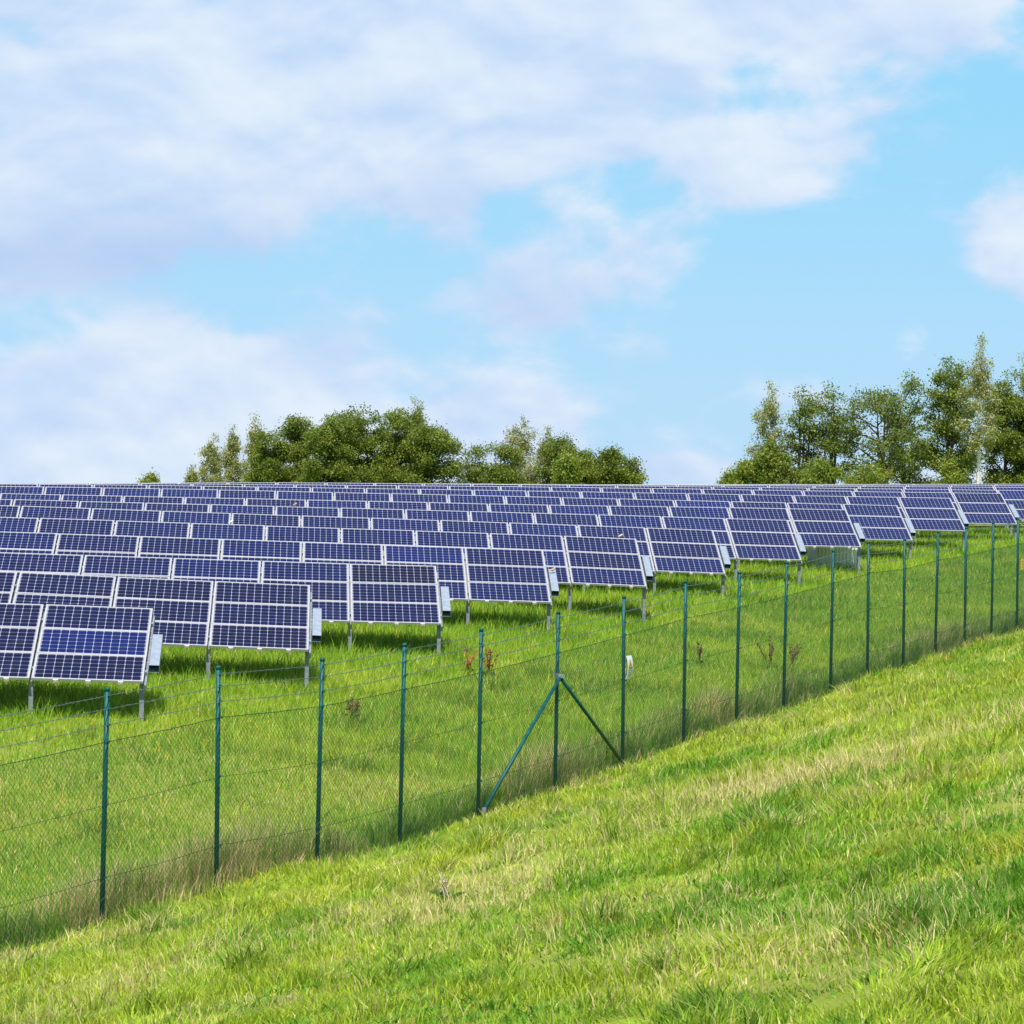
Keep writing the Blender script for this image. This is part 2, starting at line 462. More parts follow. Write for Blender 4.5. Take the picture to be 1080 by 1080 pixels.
flat = []
for n in range(1, 16):
    for t in rows[n]: flat.append((n, t))
MAXT = 300
for n, (i, s0, s1, z0, z1) in flat:
    D = rowD(n)
    sm = (s0 + s1) / 2; X, Y = plan(D, sm); zb = (z0 + z1) / 2
    roll = math.atan2(z1 - z0, TW)
    # plane of the modules: origin at the middle of the lower edge
    Pm = Matrix.Rotation(-roll, 4, 'Y') @ Matrix.Rotation(TILT, 4, 'X')
    if count >= MAXT:
        stuff.append((Matrix.Translation((X, Y, zb)) @ Matrix.Rotation(AZ, 4, 'Z') @ Pm)); continue
    count += 1
    zg = g1(X, Y)
    root = empty('solar_table', (X, Y, zg), AZ)
    H = zb - zg
    P = Matrix.Translation((0, 0, H)) @ Pm
    rr = random.Random(n * 100 + i)
    for k in range(3):
        yk = MH / 2 + .002 + k * (MH + .008)
        jit = Matrix.Translation((rr.uniform(-.003, .003), yk, rr.uniform(0, .003))) @ Matrix.Rotation(rr.gauss(0, .004), 4, 'X') @ Matrix.Rotation(rr.gauss(0, .002), 4, 'Y')
        mo = child('module', me_module, root, P @ jit)
        b = .22 + .30 * rr.random() + .025 * min(n, 9) + (.35 if rr.random() < .10 else 0)
        if n == 1: b = (.18, .92, .26)[k] if i == 0 else .15 + .1 * rr.random()
        if n == 2: b = .12 + .18 * rr.random()
        if n == 3 and i == 0: b = (.30, .26, .02)[k]
        mo.color = (min(b, 1), 0, 0, 1)
        fr = bpy.data.objects.new('frame', me_frame); C.objects.link(fr); fr.parent = mo
    for yk in (.42, 2.02):
        child('rail', me_rail, root, P @ Matrix.Translation((PITCH / 2 - TW / 2, yk, -.068)))
    xe = TW / 2 + (PITCH - TW) / 2
    child('rafter', me_raft, root, P @ Matrix.Translation((xe, SL / 2, -.142)))
    ztop_post = (P @ Vector((xe, .16, -.10))).z
    child('post', me_post, root, Matrix.Translation((xe - (.04 if i == 0 else 0), (.16) * math.cos(TILT) + .04, ztop_post)))
    if n <= 8:
        for cx in (-TW / 2 + .34, -TW / 2 + .80, -TW / 2 + 1.26):
            child('clamp', me_clamp, root, P @ Matrix.Translation((cx, -.018, -.028)))
    if i == 0 and n <= 11:
        cb = child('cable_box', me_cbox, root, P @ Matrix.Translation((TW / 2 + .125, SL * .43, -.01)))
        cc = bpy.data.objects.new('cable_bundle', me_cbcore); C.objects.link(cc); cc.parent = cb
    # label: row and place in the row
    if n == 1 and i == 0: lab = 'nearest solar table, at the fence end of the front row, bright blue middle module'
    elif n == 1: lab = 'solar table of the front row, %s from its fence end' % ordw(i + 1)
    elif i == 0 and n <= 11: lab = 'solar table at the fence end of the %s row, grey cable box on its edge' % ordw(n)
    elif n <= 11: lab = 'solar table in the %s row from the front, %s from its fence end' % (ordw(n), ordw(i + 1))
    else:
        j = i - rows[n][0][0]
        lab = 'far sliver of solar table in the %s row, %s from the right picture edge' % (ordw(n), ordw(j + 1))
    tag(root, lab, 'solar panel', GROUP)
print('tables', count, 'stuff', len(stuff), {n: len(rows[n]) for n in rows})
if stuff:
    bm = bmesh.new(); uv = None
    for Mx in stuff:
        for k in range(3):
            for me in (me_module, me_frame):
                tmp = me.copy(); tmp.transform(Mx @ Matrix.Translation((0, MH / 2 + .002 + k * (MH + .008), 0)))
                if me is me_frame:
                    for p_ in tmp.polygons: p_.material_index = 2
                bm.from_mesh(tmp); bpy.data.meshes.remove(tmp)
    me = bpy.data.meshes.new('distant_solar_tables'); bm.to_mesh(me); bm.free()
    for m_ in (M_cells, M_white, M_frame): me.materials.append(m_)
    o = link(bpy.data.objects.new('distant_solar_tables', me)); o.color = (.6, 0, 0, 1)
    tag(o, 'thin line of distant solar tables on the crest behind all other rows', 'solar panels', None, 'stuff')

# ------------------------------------------------------------------ small birds resting on the tables
def bird(px, n, colr, label, on_box=False):
    D = rowD(n) + (RUN if not on_box else SL * .55 * math.cos(TILT)); k = (px - 540.0) / F
    s_ = (k * ca * D + sa * D) / (ca - k * sa); X, Y = plan(D, s_)
    z = ztop(n, s_) if not on_box else ztop(n, rows[n][0][2]) - RISE * .43
    o = empty('small_bird', (X, Y, z + .002), random.Random(px).uniform(-.9, .9)); tag(o, label, 'bird', 'small birds resting on the solar tables')
    mt = mat('plumage', colr, .8, vary=.25, vscale=30)
    m = MB(); m.tube([(-.050, 0, .030), (-.036, 0, .036), (-.012, 0, .044), (.014, 0, .052), (.030, 0, .064), (.042, 0, .076), (.054, 0, .078), (.061, 0, .077)],
                     [.004, .015, .023, .024, .018, .0155, .012, .003], 10)
    m.build('body', mt, o, True)
    m = MB(); m.box((-.068, 0, .026), (.045, .016, .005)); m.build('tail', mt, o)
    m = MB(); m.tube([(.060, 0, .077), (.071, 0, .075)], [.0035, .0008], 6); m.build('beak', M_ink, o)
    for a in (-1, 1):
        m = MB(); m.tube([(.004, a * .009, .032), (.008, a * .009, 0)], .0018, 4); m.build('leg', M_ink, o)
bird(244, 5, (.72, .74, .68), 'tiny whitish bird perched on the top edge of the fifth row, far left of centre')
bird(311, 7, (.40, .34, .22), 'tiny tan bird perched on the top edge of the seventh row')
bird(655, 5, (.62, .45, .24), 'tiny tan bird perched near the fence end of the fifth row')
bird(584, 4, (.52, .33, .16), 'tiny brown bird on the grey cable box of the fourth row', True)

# ------------------------------------------------------------------ fence
fence = empty('chain_link_fence', posts[2])
tag(fence, 'long green chain-link fence with barbed wire strands between pasture and solar rows', 'fence')
fence_inv = Matrix.Translation(-posts[2])
bpy.context.view_layer.update()
def fpart(mb, name, m, smooth=False):
    o = mb.build(name, m, None, smooth); o.data.transform(fence_inv); o.parent = fence; return o
dirs = []
for i in range(len(posts)):
    d = posts[min(i + 1, len(posts) - 1)] - posts[max(i - 1, 0)]; d.z = 0; dirs.append(d.normalized())
camside = [Vector((d.y, -d.x, 0)) for d in dirs]       # unit normals towards the pasture
rf = random.Random(5)
for i, p in enumerate(posts):
    lean = Vector((rf.uniform(-.012, .012), rf.uniform(-.012, .012), 0))
    m = MB()
    m.tube([p - Vector((0, 0, .4)), p + lean * 1 + Vector((0, 0, PH * .5)), p + lean * 2 + Vector((0, 0, PH - .012))], .0265, 10)
    po = fpart(m, 'fence_post', M_green, True)
    c = MB(); t = p + lean * 2
    c.tube([t + Vector((0, 0, PH - .030)), t + Vector((0, 0, PH)), t + Vector((0, 0, PH + .012))], [.0295, .0295, .018], 10)
    co = fpart(c, 'post_cap', M_green, True); co.parent = po
    for hz in (2.33, 2.195, 2.03, 1.86, 1.22, .48):
        k = MB()
        cc = p + lean * (hz / PH * 2) + Vector((0, 0, hz)) + camside[i] * .028
        k.box(tuple(cc), (.034, .034, .022))
        ko = fpart(k, 'wire_clip', M_green); ko.parent = po
# mesh fabric
S = [0.0]
for a, b in zip(posts, posts[1:]): S.append(S[-1] + math.hypot(b.x - a.x, b.y - a.y))
S = np.array(S); PX = np.array([p.x for p in posts]); PY = np.array([p.y for p in posts]); PZ = np.array([p.z for p in posts])
CX = np.array([c.x for c in camside]); CY = np.array([c.y for c in camside])
def fpt(s, h, off=.034):
    return np.stack([np.interp(s, S, PX) + np.interp(s, S, CX) * off, np.interp(s, S, PY) + np.interp(s, S, CY) * off, np.interp(s, S, PZ) + h], -1)
def wires(paths, r, seg=3):
    """paths (n, k, 3) -> prism tubes"""
    n, k, _ = paths.shape
    t = np.gradient(paths, axis=1); t /= np.linalg.norm(t, axis=-1, keepdims=True)
    up = np.array([.3, .2, 1.0]); up /= np.linalg.norm(up)
    e1 = np.cross(t, up); e1 /= np.linalg.norm(e1, axis=-1, keepdims=True) + 1e-9
    e2 = np.cross(t, e1)
    ring = [paths + r * (e1 * math.cos(2 * math.pi * j / seg) + e2 * math.sin(2 * math.pi * j / seg)) for j in range(seg)]
    V = np.stack(ring, 2)                     # n,k,seg,3
    id_ = np.arange(n * k * seg).reshape(n, k, seg)
    a = id_[:, :-1, :]; b = np.roll(a, -1, 2); c = id_[:, 1:, :]; d = np.roll(c, -1, 2)
    return V.reshape(-1, 3), np.stack([a, b, d, c], -1).reshape(-1)
MT = 1.86
hh = np.linspace(.0, MT, 8)
s_st = np.arange(S[0], S[-1], .066)
paths = []
for sgn in (1, -1):
    ss = s_st[:, None] + sgn * (hh[None, :] if sgn > 0 else hh[None, :])
    ss = np.clip(ss, S[0], S[-1])
    wob = RS.normal(0, .004, ss.shape)
    paths.append(fpt(ss + wob, np.broadcast_to(hh[None, :], ss.shape) + 0 * ss, .034 + .002 * sgn))
V, Fq = wires(np.concatenate(paths), .00185)
me = np_mesh('wire_mesh', V - np.array(posts[2]), Fq, np.full(len(Fq) // 4, 4), M_wire)
o = link(bpy.data.objects.new('wire_mesh', me)); o.parent = fence
def strand(name, h, r, m, barbs=False, sag=.006):
    s = np.linspace(S[0], S[-1], 500)
    ph = np.interp(s, S, np.arange(len(S))) % 1.0
    pts = fpt(s, h - sag * 4 * ph * (1 - ph) + RS.normal(0, .002, len(s)), .036)
    V, q = wires(pts[None], r, 5)
    if barbs:
        sb = np.arange(S[0], S[-1], .11) ; c = fpt(sb, h - sag * 4 * (lambda p: p * (1 - p))(np.interp(sb, S, np.arange(len(S))) % 1.0), .036)
        dv = RS.normal(0, 1, c.shape); dv /= np.linalg.norm(dv, axis=1, keepdims=True)
        dv2 = np.cross(dv, RS.normal(0, 1, c.shape)); dv2 /= np.linalg.norm(dv2, axis=1, keepdims=True)
        for dd in (dv, dv2):
            V2, q2 = wires(np.stack([c - dd * .02, c + dd * .02], 1), .0022, 3)
            q = np.concatenate([q, q2 + len(V)]); V = np.concatenate([V, V2])
    me = np_mesh(name, V - np.array(posts[2]), q, np.full(len(q) // 4, 4), m)
    o = link(bpy.data.objects.new(name, me)); o.parent = fence
strand('barbed_wire', 2.33, .0036, M_barb, True); strand('barbed_wire', 2.195, .0036, M_barb, True); strand('barbed_wire', 2.03, .0034, M_barb, True)
strand('tension_wire', 1.86, .0040, M_wire, sag=.008); strand('tension_wire', 1.22, .0028, M_wire, sag=.008)
strand('tension_wire', .48, .0028, M_wire, sag=.01); strand('tension_wire', .04, .0026, M_wire, sag=.01)
# the two struts of the braced post and its clamp
pc = posts[2 + 5]
for j, nm in ((4, 1), (6, 1)):
    e = posts[2 + j] + (pc - posts[2 + j]).normalized() * .07 + Vector((0, 0, .10 if j == 4 else .04))
    m = MB(); m.tube([pc + Vector((0, 0, 1.53)) + camside[7] * .045, e + camside[7] * .045], .024, 10)
    st = fpart(m, 'brace_strut', M_green, True)
    k = MB(); k.tube([e + camside[7] * .045 - Vector((0, 0, .03)), e + camside[7] * .045 + Vector((0, 0, .035))], .034, 8)
    ko = fpart(k, 'strut_clamp', M_galv); ko.parent = st
k = MB(); k.tube([pc + Vector((0, 0, 1.50)), pc + Vector((0, 0, 1.585))], .037, 10)
k.box(tuple(pc + Vector((0, 0, 1.545)) + camside[7] * .05), (.10, .05, .05))
fpart(k, 'brace_clamp', M_galv)

# ------------------------------------------------------------------ signs on the fence
def sign(px, py, w, h, post_i, name, label, kind):
    p = posts[2 + post_i]; d = dirs[2 + post_i]; nrm = camside[2 + post_i]
    z = W(px, py, p.y).z
    o = empty(name, (p.x, p.y, z)); tag(o, label, 'sign')
    B = Matrix((( d.x, nrm.x, 0, 0), (d.y, nrm.y, 0, 0), (0, 0, 1, 0), (0, 0, 0, 1)))   # local x along the fence, y outwards
    return o, B
o, B = sign(665, 704, .2, .33, 6, 'warning_sign', 'white curved warning sign with yellow triangle on a green fence post', None)
m = MB(); nseg = 10; w_, h_ = .20, .33; pts = []
for i in range(nseg + 1):
    t = i / nseg - .5; pts.append((t * h_, .040 + .030 * (1 - (2 * t) ** 2)))
x0 = -.035
for a, b in zip(pts, pts[1:]):
    m.face([(x0, a[1], a[0]), (x0 + w_, a[1], a[0]), (x0 + w_, b[1], b[0]), (x0, b[1], b[0])])
    m.face([(x0, a[1] - .004, a[0]), (x0, b[1] - .004, b[0]), (x0 + w_, b[1] - .004, b[0]), (x0 + w_, a[1] - .004, a[0])])
for xx in (x0, x0 + w_):
    for a, b in zip(pts, pts[1:]): m.face([(xx, a[1], a[0]), (xx, b[1], b[0]), (xx, b[1] - .004, b[0]), (xx, a[1] - .004, a[0])])
pl = m.build('sign_plate', M_white, o); pl.data.transform(B)
def off(z): t = z / h_; return .040 + .030 * (1 - (2 * t) ** 2)
def strip(name, z0, z1, wa, wb, mt, dy):
    q = MB(); xc = x0 + w_ / 2; kk = 6
    for j in range(kk):
        za = z0 + (z1 - z0) * j / kk; zb = z0 + (z1 - z0) * (j + 1) / kk
        ha = (wa + (wb - wa) * j / kk) / 2; hb = (wa + (wb - wa) * (j + 1) / kk) / 2
        q.face([(xc - ha, off(za) + dy, za), (xc + ha, off(za) + dy, za), (xc + hb, off(zb) + dy, zb), (xc - hb, off(zb) + dy, zb)])
    s_ = q.build(name, mt, pl); s_.data.transform(B)
strip('triangle_border', -.015, .115, .150, .004, M_ink, .002)
strip('triangle_field', -.004, .094, .112, .010, M_yellow, .004)
strip('lightning_bolt', .012, .060, .010, .020, M_ink, .006)
for zz, ww in ((-.045, .14), (-.075, .10), (-.100, .12), (-.125, .10)): strip('text_line', zz - .005, zz + .005, ww, ww, M_ink2, .002)
br = MB(); br.box((.0, .030, .10), (.05, .014, .03)); br.box((.0, .030, -.10), (.05, .014, .03)); b_o = br.build('bracket', M_galv, o); b_o.data.transform(B)

o, B = sign(1076.5, 595, .2, .2, 16, 'notice_plate', 'small yellow notice plate on the rightmost green fence post', None)
m = MB(); m.box((.13, .06, 0), (.26, .006, .23)); pl2 = m.build('plate', M_yellow, o); pl2.data.transform(B)
m = MB()
for zz in (-.06, 0, .06): m.box((.15, .0645, zz), (.08, .002, .012))
kk = m.build('print', M_ink, pl2); kk.data.transform(B)
m = MB(); m.box((.04, .035, .05), (.05, .05, .02)); m.box((.04, .035, -.05), (.05, .05, .02)); kk = m.build('bracket', M_galv, o); kk.data.transform(B)

# ------------------------------------------------------------------ inverter cabinet under the eighth row
X, Y = plan(rowD(8) + RUN + .25, 0)
cab = W(879, 603, Y + .75); cz = g1(cab.x, cab.y)
ko = empty('inverter_cabinet', (cab.x, cab.y, cz), AZ + R(8))
tag(ko, 'grey-green ribbed metal cabinet standing behind the eighth row of tables', 'cabinet')
cw, cd, ch = 1.22, .8, 1.02
m = MB(); m.box((0, 0, ch / 2 - .05), (cw, cd, ch + .1)); m.build('cabinet_body', M_kiosk, ko)
m = MB()
for i in range(12): m.box((-cw / 2 + .07 + i * (cw - .14) / 11, -cd / 2 - .011, ch / 2 + .06), (.035, .02, ch - .2))
m.build('ribs', M_kiosk, ko)
m = MB()
for a in (-.40, 0, .40): m.box((a, -cd / 2 - .026, .18), (.30, .006, .05))
m.build('vent_strip', M_kiosk2, ko)
m = MB(); m.box((0, 0, ch + .03), (cw + .1, cd + .1, .05)); m.build('roof', M_galvbox, ko)

# ------------------------------------------------------------------ grass
def blades(bx, by, h, w, lx, ly, col, tipcol=None):
    n = len(bx); bz = G(bx, by) - .01
    an = RS.rand(n) * math.pi
    wx = np.cos(an) * w / 2; wy = np.sin(an) * w / 2
    ln = np.sqrt(lx ** 2 + ly ** 2); zf = 1 / np.sqrt(1 + .8 * ln ** 2)
    V = np.empty((n, 5, 3), np.float32)
    V[:, 0] = np.stack([bx - wx, by - wy, bz], -1); V[:, 1] = np.stack([bx + wx, by + wy, bz], -1)
    mx = bx + lx * h * zf * .36; my = by + ly * h * zf * .36; mz = bz + h * zf * .62
    V[:, 2] = np.stack([mx + wx * .8, my + wy * .8, mz], -1); V[:, 3] = np.stack([mx - wx * .8, my - wy * .8, mz], -1)
    V[:, 4] = np.stack([bx + lx * h * zf, by + ly * h * zf, bz + h * zf], -1)
    b = (np.arange(n) * 5)[:, None]
    f = np.concatenate([b + np.array([[0, 1, 2, 3]]), b + np.array([[3, 2, 4]])], 1).reshape(-1)
    nper = np.tile([4, 3], n)
    P = np.repeat(col[:, None, :], 5, 1)
    if tipcol is not None: P[:, 4] = tipcol; P[:, 2:4] = (P[:, 2:4] + tipcol[:, None]) / 2
    return V.reshape(-1, 3), f, nper, P.reshape(-1, 3)

def sample(n, y0, y1, pw, margin=1.25, lo=-1, hi=1):
    """points over the wedge of land in front of the viewpoint, thinning with distance"""
    u = RS.rand(n); e = 2 - pw
    y = (y0 ** e + u * (y1 ** e - y0 ** e)) ** (1 / e)
    x = y * .16875 * (lo * margin + RS.rand(n) * (hi - lo) * margin) + RS.uniform(-.6, .6, n)
    return x, y
YG = np.array([.455, .585, .052]); GR = np.array([.190, .420, .030]); DG = np.array([.070, .185, .022])
ST = np.array([.82, .64, .33]); YL = np.array([.64, .54, .060]); PALE = np.array([.58, .62, .20])
def lerp(a, b, t): return a * (1 - t[:, None]) + b * t[:, None]
sets = {}
def add(key, *a):
    sets.setdefault(key, []).append(blades(*a))

# pasture on the camera's side of the fence
def drifts(lst, x, y):
    t = np.zeros(len(x))
    for (px, py, r_, a_) in lst:
        X_, Y_ = spot(px, py); t += a_ * np.exp(-(((x - X_) / r_) ** 2 + ((y - Y_) / (r_ * 1.7)) ** 2))
    return t
STRAW = [(830, 825, 1.0, .9), (770, 835, .6, .6), (900, 810, .8, .5), (1040, 770, 1.2, .6), (470, 960, .8, .7), (545, 935, .6, .5), (600, 985, .5, .4), (880, 1010, .5, .8),
         (940, 960, .6, .5), (740, 1000, .7, .5), (300, 890, .7, .6), (90, 1060, .6, .4), (660, 880, 1.0, .5), (200, 1030, .6, .4), (980, 880, .8, .3)]
LUSH = [(40, 985, .6, 1), (290, 990, .6, 1), (560, 905, 1.0, .8), (840, 865, .9, .9), (930, 840, .7, .8), (970, 985, .6, .8), (780, 950, .9, .6), (400, 870, .9, 1), (330, 900, .7, 1),
        (1010, 700, 1.5, .7), (940, 740, 1.2, .7), (700, 1060, .5, .5), (120, 930, .6, .4), (620, 850, .9, .7)]
x, y = sample(1050000, 9.5, 70, 1.42)
k = fence_side(x, y) > .15; x, y = x[k], y[k]
c1 = fbm(x, y, .55, 1); c2 = fbm(x, y * .8, 2.6, 2); c3 = noise(x, y, .16, 9); c4 = fbm(x, y * .6, 1.3, 21); c5 = fbm(x, y, .30, 27, 2)
sd_ = drifts(STRAW, x, y); lu = drifts(LUSH, x, y)
tuft = np.clip((c1 - .47) * 4.0 + .45 * lu, 0, 1)
k = RS.rand(len(x)) < .30 + .7 * np.maximum(tuft, c5)
x, y, c1, c2, c3, c4, c5, sd_, lu, tuft = [q_[k] for q_ in (x, y, c1, c2, c3, c4, c5, sd_, lu, tuft)]
n_ = len(x)
h = (.042 + .21 * tuft * c5 + .05 * c3) * (.5 + .9 * RS.rand(n_)) * np.clip(.52 + (y - 10) * .027, .5, 1)
wdt = (.0058 + .00018 * y) * (.6 + .8 * RS.rand(n_))
ang = fbm(x, y, .7, 31) * 14.0; ls = .15 + .75 * fbm(x, y, .45, 41)
lod = np.clip((fbm(x, y, .9, 45) - .55) * 6, 0, 1)
ls = ls * .6 + 1.1 * lod
lx = np.cos(ang) * ls + RS.normal(0, .55, n_); ly = np.sin(ang) * ls + RS.normal(0, .55, n_)
col = lerp(np.broadcast_to(YG, (n_, 3)), GR, np.clip((c4 - .48) * 4.0 + .5 * lu + RS.normal(0, .28, n_), 0, 1))
col = lerp(col, DG, np.clip((c5 - .5) * 1.6 * tuft + RS.normal(0, .12, n_), 0, .8))
col = lerp(col, YL, np.clip((noise(x, y, .5, 51) - .62) * 1.2 + RS.normal(0, .22, n_), 0, .6))
stp = np.clip((fbm(x, y * .7, 1.4, 61) - .55) * 2.4, 0, .40) + .07 + .45 * np.clip(sd_ - .3 * lu, 0, 1)
isst = RS.rand(n_) < stp
col = np.where(isst[:, None], lerp(np.broadcast_to(ST, (n_, 3)), PALE, RS.rand(n_)), col)
col = col * (.62 + .70 * RS.rand(n_))[:, None]
add('pasture_grass', x, y, h, wdt, lx, ly, col)
# broad leaved herbs (plantain, dock and clover leaves) scattered through the turf
x, y = sample(34000, 10, 62, .6)
k = (fence_side(x, y) > .3) & (RS.rand(len(x)) < np.clip((fbm(x, y, .8, 101) - .52) * 6, .0, 1)); x, y = x[k], y[k]; n_ = len(x)
x = np.repeat(x, 6) + RS.normal(0, .02, n_ * 6); y = np.repeat(y, 6) + RS.normal(0, .02, n_ * 6); n_ = len(x)
a_ = RS.rand(n_) * 6.283
col = lerp(np.broadcast_to(GR, (n_, 3)), DG, RS.rand(n_)) * (.8 + .5 * RS.rand(n_))[:, None]
add('pasture_grass', x, y, .04 + .05 * RS.rand(n_), .008 + .014 * RS.rand(n_), np.cos(a_) * 1.1, np.sin(a_) * 1.1, col)
# dry seed stalks in drifts over the pasture
x, y = sample(60000, 10, 66, 1.1)
k = (fence_side(x, y) > .4) & (RS.rand(len(x)) < .015 + .7 * np.clip(drifts(STRAW, x, y), 0, 1)); x, y = x[k], y[k]; n_ = len(x)
h = (.13 + .17 * RS.rand(n_)) * np.clip(.55 + (y - 10) * .027, .5, 1); wdt = (.0045 + .00012 * y)
lx = RS.normal(-.30, .28, n_); ly = RS.normal(0, .25, n_)
col = lerp(np.broadcast_to(ST * 1.1, (n_, 3)), PALE, RS.rand(n_) * .6)
add('pasture_grass', x, y, h, wdt, lx, ly, col)

# taller growth along the fence line
s = RS.uniform(S[0] + 1, S[-1], 170000); off_ = RS.normal(-.50, .36, len(s))
k = (off_ < .10 + .45 * (noise(s, s * 0, .8, 77) > .55) * RS.rand(len(s))) & (off_ > -1.7) & (RS.rand(len(s)) < .35 + .9 * noise(s, off_, .35, 78)); s, off_ = s[k], off_[k]
pt = fpt(s, 0, 0); x = pt[:, 0] + np.interp(s, S, CX) * off_; y = pt[:, 1] + np.interp(s, S, CY) * off_; n_ = len(x)
si = np.interp(s, S, np.arange(len(S))) - 2
dry = np.clip(np.exp(-((si - 1.0) / 1.5) ** 2) * 1.2 + .75 * np.exp(-((si - 5.6) / 1.0) ** 2) + .8 * np.exp(-((si - 8.2) / 1.3) ** 2) + .6 * np.exp(-((si - 14) / 1.6) ** 2) + (fbm(s, s * 0 + 3, 1.2, 71) - .5) * 1.2, 0, 1)
h = (.10 + .34 * RS.rand(n_) ** 1.4) * (.55 + .9 * noise(x, y, .5, 79)) * (.8 + .75 * dry * (off_ > -.8)) * np.clip(1.15 - np.abs(off_ + .5) * .7, .35, 1) * np.where(off_ > -.12, .5, 1.0)
wdt = (.0042 + .00011 * y) * (.7 + .6 * RS.rand(n_))
lx = RS.normal(.10, .26, n_); ly = RS.normal(0, .26, n_)
col = lerp(np.broadcast_to(GR, (n_, 3)), YG, RS.rand(n_) * .7)
col = np.where((RS.rand(n_) < .10 + .48 * dry)[:, None], lerp(np.broadcast_to(ST * 1.12, (n_, 3)), np.array([.80, .62, .34]), RS.rand(n_)), col)
col = np.where((RS.rand(n_) < .25 * (1 - dry))[:, None], DG, col) * (.7 + .5 * RS.rand(n_))[:, None]
add('fence_line_grass', x, y, h, wdt, lx, ly, col)

# meadow inside the fence
x, y = sample(1000000, 24, 106, 1.0)
fs = fence_side(x, y)
vis = (y < 62) | (fs > -26 - .06 * (y - 62))
k = (fs < -.1) & vis; x, y, fs = x[k], y[k], fs[k]
Dp = -sa * 0 + (ca * y - sa * x)              # depth measured square to the rows
ph = ((Dp - 43.5) / 5.0) % 1.0
inrow = Dp > 42.0
n_ = len(x); c1 = fbm(x, y, .7, 81); c2 = fbm(x, y, 3.0, 82); c3 = noise(x, y, .25, 83)
h = (.07 + .10 * c1) * (.5 + .9 * RS.rand(n_)) * np.where(inrow, 1.5, 1.0)
wdt = (.0042 + .00012 * y) * (.7 + .6 * RS.rand(n_))
lx = RS.normal(.1, .55, n_); ly = RS.normal(0, .55, n_)
col = lerp(np.broadcast_to(GR * np.array([1.1, 1., 1.]), (n_, 3)), YG, np.clip((c2 - .40) * 2.0 + .10 * inrow + RS.normal(0, .25, n_), 0, .9))
col = lerp(col, DG, np.clip((c1 - .55) * 2.5, 0, .6))
col = np.where((RS.rand(n_) < np.where(inrow, .06, .10 + .25 * np.clip((c2 - .5) * 3, 0, 1)))[:, None], lerp(np.broadcast_to(ST * .9, (n_, 3)), PALE, RS.rand(n_)), col)
col = np.where((RS.rand(n_) < .06)[:, None], YL, col) * (.74 + .62 * RS.rand(n_))[:, None]
add('meadow_grass', x, y, h, wdt, lx, ly, col)
# ragged taller clumps round the posts and under the tables
x, y = sample(160000, 42, 104, 1.0)
fs = fence_side(x, y); Dp = ca * y - sa * x; ph = ((Dp - 43.5) / 5.0) % 1.0
k = (fs < -7) & ((y < 62) | (fs > -28)) & (RS.rand(len(x)) < np.clip((fbm(x, y, .6, 91) - .42) * 4, 0, 1)); x, y = x[k], y[k]; n_ = len(x)
h = .20 + .22 * RS.rand(n_); wdt = (.005 + .00012 * y)
lx = RS.normal(0, .3, n_); ly = RS.normal(0, .3, n_)
col = lerp(np.broadcast_to(GR, (n_, 3)), YG * 1.1, RS.rand(n_))
add('meadow_grass', x, y, h, wdt, lx, ly, col)

for key, parts in sets.items():
    o_ = 0; Vs, Fs, Ns, Cs = [], [], [], []
    for V, f, nper, P in parts:
        Vs.append(V); Fs.append(f + o_); Ns.append(nper); Cs.append(P); o_ += len(V)
    me = np_mesh(key, np.concatenate(Vs), np.concatenate(Fs), np.concatenate(Ns), M_grass, np.concatenate(Cs))
    ob = link(bpy.data.objects.new(key, me))
    tag(ob, {'pasture_grass': 'bright green and straw pasture grass in front of the fence',
             'fence_line_grass': 'tall grass and dry stalks growing along the foot of the fence',
             'meadow_grass': 'green meadow grass between the fence and under the solar tables'}[key], 'grass', None, 'stuff')
    print(key, len(me.polygons))

